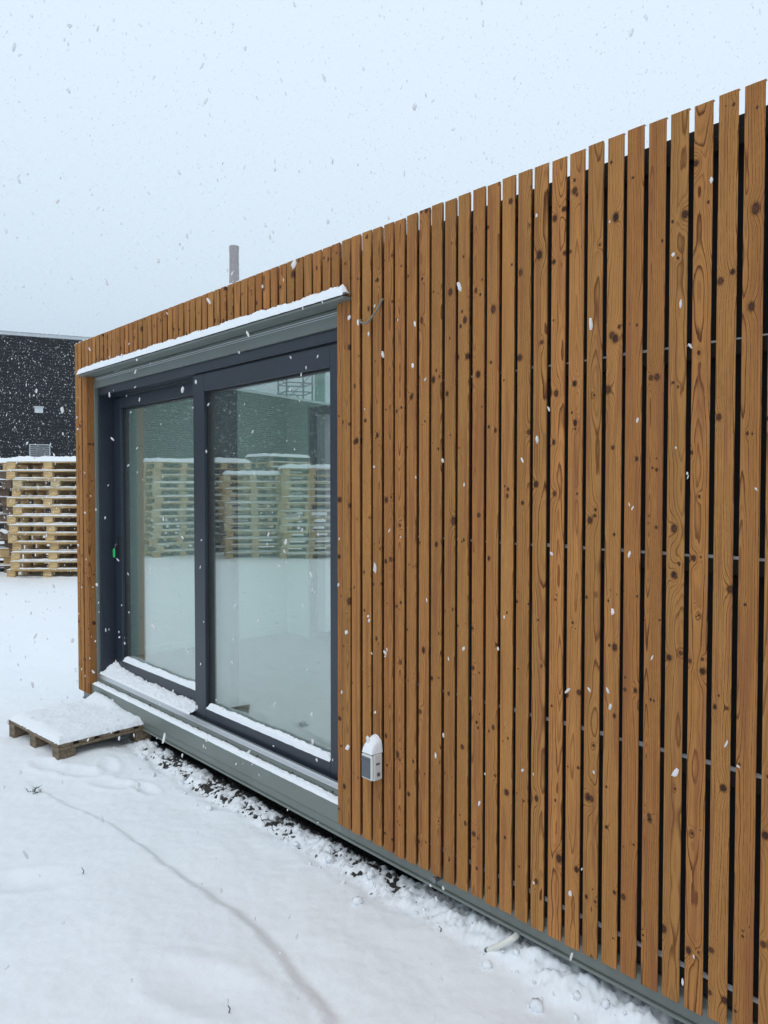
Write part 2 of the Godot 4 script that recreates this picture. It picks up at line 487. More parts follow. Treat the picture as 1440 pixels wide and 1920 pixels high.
# ------------------------------------------------------------------ the cabin
func build_cabin() -> void:
	var cab := thing("timber_cabin", Vector3(-2.4, 0.06, -1.0), "flat roofed cabin clad in vertical brown timber slats, with a large sliding glass door", "cabin")
	var x_end := 1.55
	# cladding
	var full: Array = []
	for k in COLS: full.append(slat_mesh(k, SLAT_Y1 - SLAT_Y0))
	var short: Array = []
	for k in 24: short.append(slat_mesh((k * 7 + 5) % COLS, SLAT_Y1 - 2.580, 0.1 + fmod(k * 0.37, 2.2)))
	var cap: Array = []
	for q in 5:
		cap.append(snow_strip(0.001, SLAT_W - 0.001, -0.015, -0.001, 0.0, 0.0065, 0.7, 3.0 + q, 0.006))
	var count := int((x_end - FIRST_X) / PITCH) + 1
	for k in count:
		var x := FIRST_X + k * PITCH
		var over := k >= 3 and k < 46
		var o: MeshInstance3D
		if over:
			o = put("slat", short[(k * 5) % 24], mats.pine, cab)
		else:
			o = put("slat", full[(k * 11 + 3) % COLS], mats.pine, cab)
		o.position = Vector3(x + rng.randf_range(-0.0015, 0.0015), (2.580 if over else SLAT_Y0 + rng.randf_range(-0.003, 0.003)), rng.randf_range(-0.0015, 0.0015)) - cab.position
		if rng.randf() < 0.8:
			var s := put("snow_cap", cap[k % 5].mesh(), mats.snow, o)
			s.position = Vector3(0, SLAT_Y1 - (2.580 if over else SLAT_Y0), 0)
	# black membrane and battens behind the slats
	var mem := MB.new()
	mem.box(Vector3(-6.06, 0.16, -0.09), Vector3(-5.885, 2.795, -0.062))
	mem.box(Vector3(-5.885, 2.59, -0.09), Vector3(-2.775, 2.795, -0.062))
	mem.box(Vector3(-2.775, 0.16, -0.09), Vector3(x_end, 2.795, -0.062))
	part("wind_barrier", mem, mats.membrane, cab)
	for y in [2.154, 1.522, 0.904, 0.253]:
		var b := part("batten", bx(Vector3(-2.765, y - 0.05, -0.061), Vector3(x_end, y - 0.006, -0.032)), mats.batten, cab)
		part("snow_ridge", snow_strip(-2.76, x_end, -0.060, -0.040, y - 0.0055, 0.007, 0.8, y), mats.snow, b)
	part("batten", bx(Vector3(-5.88, 2.70, -0.061), Vector3(-2.765, 2.744, -0.032)), mats.batten, cab)
	part("batten", bx(Vector3(-2.76, 2.70, -0.061), Vector3(x_end, 2.744, -0.032)), mats.batten, cab)
	# roof and the snow on it
	part("roof", bx(Vector3(-6.06, 2.72, -2.02), Vector3(x_end, 2.794, -0.092)), mats.membrane, cab)
	part("roof_snow", snow_strip(-6.055, x_end, -2.01, -0.065, 2.7955, 0.014, 0.25, 4.0, 0.03), mats.snow, cab)
	# grey steel base channel, the length of the cabin
	part("base_channel", bx(Vector3(-6.05, 0.10, -0.09), Vector3(x_end, 0.19, -0.030), 0.003), mats.grey_steel, cab)
	part("base_channel", bx(Vector3(-6.05, 0.088, -0.088), Vector3(x_end, 0.0995, -0.020), 0.002), mats.grey_steel, cab)
	# shell of the room
	var w := MB.new()
	w.box(Vector3(-6.05, 0.30, -2.0), Vector3(-5.90, 2.70, -0.30)); part("end_wall", w, mats.interior_wall, cab)
	w = MB.new(); w.box(Vector3(x_end - 0.14, 0.30, -2.0), Vector3(x_end, 2.70, -0.095)); part("end_wall", w, mats.interior_wall, cab)
	w = MB.new(); w.box(Vector3(-2.74, 0.30, -0.30), Vector3(x_end - 0.141, 2.70, -0.095)); part("front_wall", w, mats.interior_wall, cab)
	w = MB.new()
	w.box(Vector3(-5.899, 0.30, -2.0), Vector3(-5.565, 2.70, -1.84))
	w.box(Vector3(-5.565, 2.44, -2.0), Vector3(-2.8, 2.70, -1.84))
	w.box(Vector3(-2.8, 0.30, -2.0), Vector3(x_end - 0.141, 2.70, -1.84)); part("back_wall", w, mats.interior_wall, cab)
	part("floor", bx(Vector3(-6.05, 0.20, -2.0), Vector3(x_end, 0.395, -0.27)), mats.vinyl_floor, cab)
	part("ceiling", bx(Vector3(-5.899, 2.62, -1.839), Vector3(x_end - 0.141, 2.699, -0.31)), mats.ceiling, cab)
	part("skirting", bx(Vector3(-5.8995, 0.396, -1.838), Vector3(-5.888, 0.45, -0.31)), mats.interior_wall, cab)
	# window in the back wall
	var bw := Node3D.new(); bw.name = "back_window"; cab.add_child(bw, true)
	var fr := MB.new()
	fr.box(Vector3(-5.563, 0.396, -1.99), Vector3(-5.50, 2.438, -1.86), 0.003)
	fr.box(Vector3(-2.86, 0.396, -1.99), Vector3(-2.802, 2.438, -1.86), 0.003)
	fr.box(Vector3(-5.499, 0.396, -1.99), Vector3(-2.861, 0.47, -1.86), 0.003)
	fr.box(Vector3(-5.499, 2.37, -1.99), Vector3(-2.861, 2.438, -1.86), 0.003)
	part("frame", fr, mats.anthracite, bw)
	part("mullion", bx(Vector3(-5.465, 0.471, -1.985), Vector3(-5.35, 2.369, -1.865), 0.003), mats.pale_metal, bw)
	part("pane", bx(Vector3(-5.349, 0.471, -1.93), Vector3(-2.861, 2.369, -1.924), 0.0), mats.glass, bw)
	# reveal of the door: timber cheeks
	for q in [[-5.879, -5.857, -0.090], [-2.806, -2.772, -0.095]]:
		var m := MB.new()
		var lo := Vector3(q[0], SLAT_Y0 + 0.004, q[2]); var hi := Vector3(q[1], 2.564, -0.004)
		m.quad(Vector3(hi.x, lo.y, hi.z), Vector3(hi.x, lo.y, lo.z), Vector3(hi.x, hi.y, lo.z), Vector3(hi.x, hi.y, hi.z), Vector3.RIGHT, Vector2(4.1 / COLS, 1), Vector2(4.9 / COLS, 1), Vector2(4.9 / COLS, 0.1), Vector2(4.1 / COLS, 0.1))
		m.quad(Vector3(lo.x, lo.y, hi.z), Vector3(hi.x, lo.y, hi.z), Vector3(hi.x, hi.y, hi.z), Vector3(lo.x, hi.y, hi.z), Vector3.BACK, Vector2(9.1 / COLS, 1), Vector2(9.5 / COLS, 1), Vector2(9.5 / COLS, 0.1), Vector2(9.1 / COLS, 0.1))
		m.quad(Vector3(lo.x, lo.y, hi.z), Vector3(lo.x, lo.y, lo.z), Vector3(lo.x, hi.y, lo.z), Vector3(lo.x, hi.y, hi.z), Vector3.LEFT, Vector2(14.1 / COLS, 1), Vector2(14.9 / COLS, 1), Vector2(14.9 / COLS, 0.1), Vector2(14.1 / COLS, 0.1))
		m.quad(Vector3(lo.x, lo.y, lo.z), Vector3(hi.x, lo.y, lo.z), Vector3(hi.x, lo.y, hi.z), Vector3(lo.x, lo.y, hi.z), Vector3.DOWN, Vector2(9.1 / COLS, 0.9), Vector2(9.5 / COLS, 0.9), Vector2(9.5 / COLS, 0.92), Vector2(9.1 / COLS, 0.92))
		m.quad(Vector3(lo.x, hi.y, lo.z), Vector3(hi.x, hi.y, lo.z), Vector3(hi.x, hi.y, hi.z), Vector3(lo.x, hi.y, hi.z), Vector3.UP, Vector2(9.1 / COLS, 0.9), Vector2(9.5 / COLS, 0.9), Vector2(9.5 / COLS, 0.92), Vector2(9.1 / COLS, 0.92))
		m.quad(Vector3(lo.x, lo.y, lo.z), Vector3(hi.x, lo.y, lo.z), Vector3(hi.x, hi.y, lo.z), Vector3(lo.x, hi.y, lo.z), Vector3.FORWARD, Vector2(9.1 / COLS, 1), Vector2(9.5 / COLS, 1), Vector2(9.5 / COLS, 0.1), Vector2(9.1 / COLS, 0.1))
		part("reveal_board", m, mats.pine, cab)
	part("jamb_trim", bx(Vector3(-5.8565, 0.24, -0.115), Vector3(-5.835, 2.52, -0.058), 0.002), mats.grey_steel, cab)
	# canopy strip over the door, and the snow on it
	var aw := MB.new()
	aw.box(Vector3(-5.91, 2.566, -0.060), Vector3(-2.705, 2.578, 0.044), 0.002)
	var awn := part("drip_canopy", aw, mats.grey_steel, cab)
	part("canopy_snow", snow_strip(-5.915, -2.70, 0.003, 0.052, 2.5785, 0.043, 0.30, 1.0, 0.008, 0.018), mats.snow, awn)
	# lintel panel and its joint strips
	part("lintel_panel", bx(Vector3(-5.856, 2.482, -0.20), Vector3(-2.80, 2.565, -0.062), 0.002), mats.grey_steel, cab)
	part("lintel_joint", bx(Vector3(-5.80, 2.5455, -0.0615), Vector3(-2.81, 2.5495, -0.057), 0.001), mats.pale_metal, cab)
	part("lintel_joint", bx(Vector3(-5.80, 2.5355, -0.0615), Vector3(-2.81, 2.5385, -0.058), 0.001), mats.pale_metal, cab)
	build_door(cab)
	build_sill(cab)

func ring_frame(x0: float, x1: float, y0: float, y1: float, z0: float, z1: float, l: float, r: float, b: float, t: float) -> MB:
	# four mitred-looking bars round a rectangle, stiles through
	var m := MB.new()
	m.box(Vector3(x0, y0, z0), Vector3(x0 + l, y1, z1), 0.003)
	m.box(Vector3(x1 - r, y0, z0), Vector3(x1, y1, z1), 0.003)
	m.box(Vector3(x0 + l - 0.0005, y0, z0 + 0.0006), Vector3(x1 - r + 0.0005, y0 + b, z1 - 0.0006), 0.003)
	m.box(Vector3(x0 + l - 0.0005, y1 - t, z0 + 0.0006), Vector3(x1 - r + 0.0005, y1, z1 - 0.0006), 0.003)
	return m

func build_door(cab: Node3D) -> void:
	var d := Node3D.new(); d.name = "sliding_door"; cab.add_child(d, true)
	# outer frame
	var f := MB.new()
	f.box(Vector3(-5.8345, 0.30, -0.29), Vector3(-5.812, 2.48, -0.080), 0.002)
	f.box(Vector3(-2.85, 0.30, -0.29), Vector3(-2.81, 2.48, -0.098), 0.002)
	f.box(Vector3(-5.8118, 2.424, -0.29), Vector3(-2.8502, 2.4805, -0.082), 0.002)
	f.box(Vector3(-5.8118, 2.411, -0.175), Vector3(-2.8502, 2.4235, -0.168), 0.001)
	part("frame", f, mats.anthracite, d)
	part("seal", bx(Vector3(-4.36, 2.4185, -0.16), Vector3(-2.86, 2.4238, -0.108), 0.0), mats.rubber, d)
	# the two sashes: the near one slides in front
	part("sash", ring_frame(-4.368, -2.853, 0.296, 2.418, -0.165, -0.100, 0.135, 0.135, 0.082, 0.107), mats.anthracite, d)
	part("sash", ring_frame(-5.808, -4.10, 0.315, 2.408, -0.255, -0.190, 0.130, 0.250, 0.100, 0.082), mats.anthracite, d)
	for q in [[-4.233, -2.988, 0.378, 2.311, -0.133], [-5.678, -4.350, 0.415, 2.326, -0.223]]:
		part("glazing_bead", ring_frame(q[0] - 0.001, q[1] + 0.001, q[2] - 0.001, q[3] + 0.001, q[4] - 0.030, q[4] + 0.008, 0.012, 0.012, 0.012, 0.012), mats.rubber, d)
		for k in [0.0, -0.020]:
			part("pane", bx(Vector3(q[0] + 0.002, q[2] + 0.002, q[4] - 0.004 + k), Vector3(q[1] - 0.002, q[3] - 0.002, q[4] + k), 0.0), mats.glass, d)
		# the sun-control film inside the outer pane
		var film := MB.new()
		film.quad(Vector3(q[0] + 0.003, q[2] + 0.003, q[4] - 0.006), Vector3(q[1] - 0.003, q[2] + 0.003, q[4] - 0.006), Vector3(q[1] - 0.003, q[3] - 0.003, q[4] - 0.006), Vector3(q[0] + 0.003, q[3] - 0.003, q[4] - 0.006), Vector3.BACK)
		part("coating", film, mats.coating, d)
	# snow on the bottom rails
	part("rail_snow", snow_strip(-4.228, -2.992, -0.131, -0.097, 0.3785, 0.030, 0.3, 5.0, 0.008, 0.012), mats.snow, d)
	part("rail_snow", snow_strip(-5.674, -4.37, -0.221, -0.187, 0.4155, 0.030, 0.3, 6.0, 0.008, 0.014), mats.snow, d)
	# lock on the far stile
	part("lock", bx(Vector3(-5.765, 1.255, -0.1895), Vector3(-5.735, 1.345, -0.182), 0.003), mats.rubber, d)
	part("pull_handle", bx(Vector3(-5.70, 1.20, -0.1895), Vector3(-5.685, 1.36, -0.184), 0.002), mats.rubber, d)
	var kt := thing("key_tag", Vector3(-5.75, 1.20, -0.16), "small bright green key tag hanging from the door lock", "key tag")
	var tg := MB.new(); tg.box(Vector3(-0.016, 0.0, -0.004), Vector3(0.016, 0.068, 0.004), 0.004)
	part("tag", tg, mats.green_tag, kt, true)
	var kr := MB.new(); kr.tube([Vector3(0, 0.062, 0), Vector3(0.003, 0.085, -0.008), Vector3(0, 0.10, -0.0215)], [0.002, 0.002, 0.003], 6)
	kr.box(Vector3(-0.011, 0.083, -0.012), Vector3(0.011, 0.105, -0.009), 0.001)
	part("key", kr, mats.lock_metal, kt, true)

func build_sill(cab: Node3D) -> void:
	var s := Node3D.new(); s.name = "threshold"; cab.add_child(s, true)
	part("track", bx(Vector3(-5.8345, 0.284, -0.29), Vector3(-2.81, 0.2955, -0.058), 0.002), mats.aluminium, s)
	part("track_lip", bx(Vector3(-5.8345, 0.296, -0.078), Vector3(-2.81, 0.316, -0.0585), 0.002), mats.aluminium, s)
	part("track_lip", bx(Vector3(-5.8345, 0.296, -0.185), Vector3(-2.81, 0.3145, -0.172), 0.002), mats.aluminium, s)
	part("sill_face", bx(Vector3(-5.856, 0.236, -0.20), Vector3(-2.808, 0.2835, -0.063), 0.002), mats.grey_steel, s)
	part("sill_ledge", bx(Vector3(-5.856, 0.150, -0.14), Vector3(-2.808, 0.2355, -0.020), 0.003), mats.grey_steel, s)
	part("sill_lip", bx(Vector3(-5.852, 0.105, -0.10), Vector3(-2.808, 0.1495, -0.0285), 0.003), mats.grey_steel, s)
	part("ledge_snow", snow_strip(-5.85, -2.812, -0.0625, -0.021, 0.236, 0.018, 0.4, 8.0, 0.008, 0.006), mats.snow, s)
	part("track_snow", track_snow(), mats.snow, s)
	for k in 9:
		var sc := MB.new()
		var x := -5.6 + k * 0.335
		sc.tube([Vector3(x, 0.262, -0.063), Vector3(x, 0.262, -0.0595)], [0.0045, 0.004], 8)
		part("screw", sc, mats.rubber, s)

func track_snow() -> MB:
	# the drift on the open half of the track, in front of the far sash
	var m := MB.new()
	var nx := 150; var nz := 14
	var pts: Array = []
	for j in nz:
		var t := float(j) / (nz - 1)
		for i in nx:
			var x := lerpf(-5.806, -4.374, float(i) / (nx - 1))
			var far := smoothstep(-5.35, -5.81, x)
			var back := 0.030 + 0.045 * far * far + 0.016 * n_mid.get_noise_2d(x * 1.8, 70.0)
			var front := 0.010
			var h := lerpf(back, front, smoothstep(0.0, 1.0, t)) + 0.010 * n_fine.get_noise_2d(x * 1.2, t * 3.0 + 80.0) + 0.006 * n_fine.get_noise_2d(x * 3.0, t * 9.0)
			if j == 0 : h = maxf(h, 0.0)
			if j == nz - 1: h = 0.0
			pts.append(Vector3(x, 0.3165 + maxf(h, 0.0005), lerpf(-0.1885, -0.060, t)))
	m.grid(pts, nx, nz)
	return m

# ------------------------------------------------------------------ things on and by the cabin
func build_small_things() -> void:
	# weatherproof socket
	var o := thing("outdoor_socket", Vector3(-2.520, 0.462, 0.002), "small white weatherproof socket with a grey flap, capped with snow, on the timber slats", "socket")
	var m := MB.new(); m.box(Vector3(-0.036, 0.0, 0.0), Vector3(0.036, 0.118, 0.050), 0.006); part("housing", m, mats.socket_white, o, true)
	m = MB.new(); m.box(Vector3(-0.036, 0.004, 0.0505), Vector3(0.036, 0.114, 0.064), 0.007); part("rim", m, mats.socket_white, o, true)
	m = MB.new(); m.box(Vector3(-0.028, 0.014, 0.0645), Vector3(0.028, 0.104, 0.0675), 0.002); m.box(Vector3(-0.026, 0.088, 0.0676), Vector3(0.026, 0.094, 0.070), 0.001)
	part("flap", m, mats.socket_grey, o, true)
	m = MB.new(); m.box(Vector3(0.0362, 0.020, 0.018), Vector3(0.039, 0.036, 0.034), 0.001); m.box(Vector3(0.0362, 0.070, 0.018), Vector3(0.0385, 0.078, 0.040), 0.001)
	part("clip", m, mats.socket_grey, o, true)
	var pts: Array = []
	for j in 15:
		for i in 15:
			var u := i / 14.0 * 2.0 - 1.0; var v := j / 14.0
			var e := maxf(0.0, 1.0 - pow(absf(u), 5.0)) * maxf(0.0, 1.0 - pow(v, 5.0))
			var h := 0.066 * pow(e, 0.34) * (1.0 - 0.55 * pow(v, 1.6)) * (0.86 + 0.14 * (1.0 - u * u) - 0.12 * u) + 0.006 * n_fine.get_noise_2d(u * 0.4, v * 0.4 + 5.0) * e
			pts.append(Vector3(u * 0.034, 0.1185 + h, v * 0.062))
	m = MB.new(); m.grid(pts, 15, 15); part("snow_cap", m, mats.snow, o, true)
	# cable end between two slats
	m = MB.new()
	var pa := PackedVector3Array(); var ra := PackedFloat32Array()
	var ctrl := [Vector3(-2.632, 2.462, -0.03), Vector3(-2.628, 2.462, 0.006), Vector3(-2.605, 2.448, 0.024), Vector3(-2.575, 2.436, 0.034), Vector3(-2.548, 2.436, 0.034), Vector3(-2.520, 2.462, 0.026), Vector3(-2.498, 2.495, 0.014), Vector3(-2.490, 2.525, 0.002), Vector3(-2.4905, 2.535, -0.03)]
	smooth_path(ctrl, pa, ra, 0.0048)
	m.tube(pa, ra, 8)
	tag(part("cable_end", m, mats.wire, self), "short bent grey cable looping between slats near the door top", "cable")
	# white hose leaving the ground under the base channel
	m = MB.new(); pa = PackedVector3Array(); ra = PackedFloat32Array()
	smooth_path([Vector3(-1.79, 0.078, -0.06), Vector3(-1.772, 0.078, -0.028), Vector3(-1.762, 0.082, 0.0), Vector3(-1.765, 0.080, 0.016), Vector3(-1.785, 0.062, 0.028), Vector3(-1.822, 0.032, 0.038), Vector3(-1.85, 0.008, 0.044), Vector3(-1.87, -0.03, 0.048)], pa, ra, 0.0115)
	m.tube(pa, ra, 10)
	var hs := thing("hose", Vector3(-1.8, 0.0, 0.0), "white hose bent out of the snow beneath the steel base channel", "hose")
	part("tube", m, mats.hose_white, hs)
	m = MB.new(); m.tube([Vector3(-1.846, 0.0115, 0.043), Vector3(-1.853, 0.005, 0.0445)], [0.0145, 0.0145], 10); part("collar", m, mats.socket_grey, hs)
	# bolt on the channel
	m = MB.new(); m.tube([Vector3(-2.16, 0.146, -0.031), Vector3(-2.16, 0.146, 0.006)], [0.009, 0.009], 6); m.tube([Vector3(-2.16, 0.146, 0.0061), Vector3(-2.16, 0.146, 0.016)], [0.014, 0.013], 6)
	tag(part("bolt", m, mats.lock_metal, self), "small steel bolt sticking out of the base channel under the slats", "bolt")
	build_step_pallet()
	build_litter()

func smooth_path(ctrl: Array, pa: PackedVector3Array, ra: PackedFloat32Array, r: float) -> void:
	var cv := Curve3D.new()
	for i in ctrl.size():
		var a: Vector3 = ctrl[maxi(i - 1, 0)]; var b: Vector3 = ctrl[mini(i + 1, ctrl.size() - 1)]
		cv.add_point(ctrl[i], -(b - a) / 6.0, (b - a) / 6.0)
	cv.bake_interval = 0.008
	for p in cv.get_baked_points():
		pa.append(p); ra.append(r)

func board(o: Node3D, called: String, lo: Vector3, hi: Vector3, m: Material) -> MeshInstance3D:
	var c := (lo + hi) * 0.5
	var b := MB.new(); b.box(lo - c, hi - c, 0.003)
	var p := put(called, b.mesh(), m, o)
	p.position = c
	p.rotation = Vector3(rng.randf_range(-0.004, 0.004), rng.randf_range(-0.006, 0.006), rng.randf_range(-0.004, 0.004))
	return p

func build_step_pallet() -> void:
	var o := thing("step_pallet", Vector3(-5.33, -0.010, 0.265), "snow covered small wooden pallet lying as a step at the door sill", "pallet", "", deg_to_rad(5.0))
	var wx := 0.395; var wz := 0.325
	for k in 5:
		var z := lerpf(-wz, wz - 0.10, k / 4.0)
		board(o, "top_board", Vector3(-wx, 0.118, z), Vector3(wx, 0.137, z + 0.10), mats.step_wood)
	for x in [-wx, -0.05, wx - 0.10]:
		board(o, "cross_board", Vector3(x, 0.099, -wz), Vector3(x + 0.10, 0.1175, wz), mats.step_wood)
		for z in ([-wz, wz - 0.12] if x > 0.2 else [-wz, -0.06, wz - 0.12]):
			board(o, "block", Vector3(x + 0.004, 0.020, z + 0.003), Vector3(x + 0.092, 0.0985, z + 0.116), mats.step_wood)
		if x < 0.2: board(o, "bottom_board", Vector3(x, 0.002, -wz), Vector3(x + 0.10, 0.0195, wz), mats.step_wood)
	# the snow on it
	var pts: Array = []
	var nx := 70; var nz := 54
	for j in nz:
		for i in nx:
			var u := float(i) / (nx - 1) * 2.0 - 1.0; var v := float(j) / (nz - 1) * 2.0 - 1.0
			var e := minf(1.0 - absf(u), (1.0 - absf(v)) * 0.75)
			var h := 0.042 * sqrt(clampf(e / 0.14, 0.0, 1.0)) + 0.009 * n_mid.get_noise_2d(u * 0.9, v * 0.9 + 9.0) * smoothstep(0.0, 0.2, e) + 0.0045 * n_fine.get_noise_2d(u * 0.8, v * 0.8) * smoothstep(0.0, 0.15, e)
			h += 0.055 * smoothstep(-0.5, -1.0, v) * smoothstep(0.4, -0.7, u) * smoothstep(0.0, 0.06, e)     # drifted against the sill
			var wob := 0.008 * n_fine.get_noise_2d(u * 0.9 + 40.0, v * 0.9)
			pts.append(Vector3(u * (wx - 0.004) + wob * absf(u), 0.1375 + maxf(h, 0.0), v * (wz - 0.004) + wob * absf(v)))
	var m := MB.new(); m.grid(pts, nx, nz)
	part("snow_cover", m, mats.snow, o, true)

func blob(r: RandomNumberGenerator, rough: float, nx := 9, ny := 6) -> MB:
	var m := MB.new()
	var pts: Array = []
	var off := r.randf() * 100.0
	for j in ny:
		var th := PI * j / (ny - 1)
		for i in nx:
			var a := TAU * (i % (nx - 1)) / (nx - 1)
			var d := Vector3(sin(th) * cos(a), cos(th), sin(th) * sin(a))
			var k := 1.0 + rough * n_fine.get_noise_3d(d.x * 0.35 + off, d.y * 0.35, d.z * 0.35)
			pts.append(d * k)
	var base := m.v.size()
	for p in pts: m.vert(p, (p as Vector3).normalized())
	for j in ny - 1:
		for i in nx - 1:
			var k := base + j * nx + i
			m.tri(k, k + 1, k + nx + 1); m.tri(k, k + nx + 1, k + nx)
	return m

func scatter(called: String, meshes: Array, m: Material, xfs: Array, label: String) -> void:
	var o := Node3D.new(); o.name = numbered(called); add_child(o)
	tag(o, label, "", "", "stuff")
	for q in meshes.size():
		var mine: Array = []
		for i in xfs.size():
			if i % meshes.size() == q: mine.append(xfs[i])
		var mm := MultiMesh.new()
		mm.transform_format = MultiMesh.TRANSFORM_3D
		mm.mesh = meshes[q]
		mm.instance_count = mine.size()
		for i in mine.size(): mm.set_instance_transform(i, mine[i])
		var mi := MultiMeshInstance3D.new()
		mi.multimesh = mm; mi.material_override = m; mi.name = called + "_piece"
		mi.set_meta("kind", "stuff")
		o.add_child(mi, true)

func turned(r: RandomNumberGenerator, at: Vector3, s: Vector3) -> Transform3D:
	return Transform3D(Basis.from_euler(Vector3(r.randf() * TAU, r.randf() * TAU, r.randf() * TAU)) * Basis.from_scale(s), at)

func build_litter() -> void:
	var r := RandomNumberGenerator.new(); r.seed = 77
	var lumps: Array = []
	for k in 6: lumps.append(blob(r, 0.6, 14, 10).mesh())
	var xfs: Array = []
	for k in 110:
		var x := r.randf_range(-4.75, 0.4)
		var edge := lerpf(0.15, 0.09, smoothstep(-5.0, -2.6, x)) + 0.05 * n_mid.get_noise_2d(x * 1.6, 40.0)
		var z := edge - 0.03 + r.randfn(0.0, 0.045)
		if z < -0.08: continue
		var s := 0.004 + 0.020 * pow(r.randf(), 2.6)
		if n_mid.get_noise_2d(x * 1.3, 123.0) < -0.15: s *= 0.6
		xfs.append(turned(r, Vector3(x, snow_height(x, z) + s * 0.35, z), Vector3(s, s * 0.8, s)))
	scatter("snow_clumps", lumps, mats.snow, xfs, "broken clumps of snow lying along the foot of the wall")
	xfs = []
	var stones: Array = []
	for k in 4: stones.append(blob(r, 1.2, 8, 5).mesh())
	for k in 1600:
		var x := r.randf_range(-4.7, 0.4)
		var z := r.randf_range(-0.10, 0.16)
		var s := 0.003 + 0.007 * pow(r.randf(), 2.5)
		xfs.append(turned(r, Vector3(x, soil_height(x, z) + s * 0.4, z), Vector3(s, s, s)))
	scatter("gravel", stones, mats.stone, xfs, "dark gravel showing between the snow clumps beside the wall")
	# dead grass
	var blade := MB.new()
	blade.tube([Vector3.ZERO, Vector3(0.06, 0.5, 0), Vector3(0.22, 1.0, 0.05)], [0.02, 0.016, 0.004], 4)
	xfs = []
	for k in 420:
		var x := r.randf_range(-4.4, 0.0)
		var z := r.randf_range(-0.02, 0.13)
		var s := r.randf_range(0.02, 0.055)
		xfs.append(Transform3D(Basis.from_euler(Vector3(r.randf_range(-0.9, 0.9), r.randf() * TAU, r.randf_range(-0.9, 0.9))).scaled(Vector3(s, s, s)), Vector3(x, soil_height(x, z) - 0.004, z)))
	scatter("dead_grass", [blade.mesh()], mats.dry_grass, xfs, "thin dead grass stalks at the foot of the wall")
	# a tuft of twigs lying on the snow
	var t := thing("twig_tuft", Vector3(-4.57, 0.0, 0.80), "small tuft of dry twigs lying on the snow near the pallet", "twigs")
	t.position.y = snow_height(-4.57, 0.80)
	var tw := MB.new()
	for k in 16:
		var a := r.randf() * TAU
		var p := Vector3(r.randf_range(-0.03, 0.03), r.randf_range(-0.004, 0.006), r.randf_range(-0.03, 0.03))
		var l := r.randf_range(0.02, 0.06)
		var dv := Vector3(cos(a), r.randf_range(0.0, 0.9), sin(a)).normalized() * l
		tw.tube([p, p + dv * 0.5 + Vector3(0, 0.004, 0), p + dv], [0.0022, 0.0016, 0.0006], 5)
	part("twig", tw, mats.twig, t, true)
	var sb := blob(r, 0.8, 11, 7)
	var sx := MB.new(); sx.v = sb.v; sx.n = sb.n; sx.uv = sb.uv; sx.c = sb.c; sx.ix = sb.ix
	for q in [[Vector3(0.012, 0.010, -0.012), 0.011], [Vector3(-0.02, 0.006, 0.008), 0.009]]:
		var si := put("snow_lump", sx.mesh(), mats.snow, t); si.position = q[0]; si.scale = Vector3.ONE * q[1]
	for q in [[-3.437, 0.948, 0.03, "thin stalk poking out of the open snow left of the groove"], [-2.054, 0.088, 0.022, "tiny dark stalk in the snow left of the white hose"], [-2.20, 0.93, 0.03, "thin stalk in the snow at the bottom of the picture"]]:
		var m := MB.new()
		var y := snow_height(q[0], q[1])
		m.tube([Vector3(q[0], y - 0.005, q[1]), Vector3(q[0] + 0.004, y + q[2] * 0.5, q[1] - 0.004), Vector3(q[0] - 0.003, y + q[2], q[1] + 0.003)], [0.0022, 0.002, 0.001], 5)
		tag(part("stalk", m, mats.twig, self), q[3], "stalk", "stalks in the snow")
	# a dark stick by the foot of the door
	var m2 := MB.new()
	m2.tube([Vector3(-3.42, -0.035, 0.03), Vector3(-3.37, 0.01, 0.045), Vector3(-3.31, 0.02, 0.02)], [0.0035, 0.003, 0.0015], 5)
	m2.tube([Vector3(-3.385, -0.005, 0.04), Vector3(-3.375, 0.035, 0.06)], [0.0025, 0.001], 5)
	tag(part("stick", m2, mats.twig, self), "dark forked stick in the churned snow under the door sill", "stick")

# ------------------------------------------------------------------ the yard behind
const ORD := ["lowest", "second", "third", "fourth", "fifth", "sixth", "seventh", "eighth", "ninth", "tenth", "eleventh", "twelfth", "thirteenth", "fourteenth", "fifteenth", "sixteenth"]

var plank_cache := {}
func unit_board(size: Vector3, ch := 0.004) -> Mesh:
	if not plank_cache.has(size):
		var b := MB.new(); b.box(-size * 0.5, size * 0.5, ch); plank_cache[size] = b.mesh()
	return plank_cache[size]

# boards of a pallet: [name, centre, size]
func pallet_boards(L: float, W: float) -> Array:
	var out: Array = []
	for k in 5:
		var z := lerpf(-W * 0.5 + 0.07, W * 0.5 - 0.07, k / 4.0)
		out.append(["top_board", Vector3(0, 0.133, z), Vector3(L, 0.022, 0.14 if k % 2 == 0 else 0.10)])
	for x in [-L * 0.5 + 0.0725, 0.0, L * 0.5 - 0.0725]:
		out.append(["cross_board", Vector3(x, 0.111, 0), Vector3(0.145, 0.0215, W)])
		for z in [-W * 0.5 + 0.05, 0.0, W * 0.5 - 0.05]:
			out.append(["block", Vector3(x, 0.061, z), Vector3(0.143, 0.0775, 0.098)])
	for z in [-W * 0.5 + 0.05, 0.0, W * 0.5 - 0.05]:
		out.append(["bottom_board", Vector3(0, 0.011, z), Vector3(L, 0.0215, 0.10)])
	return out

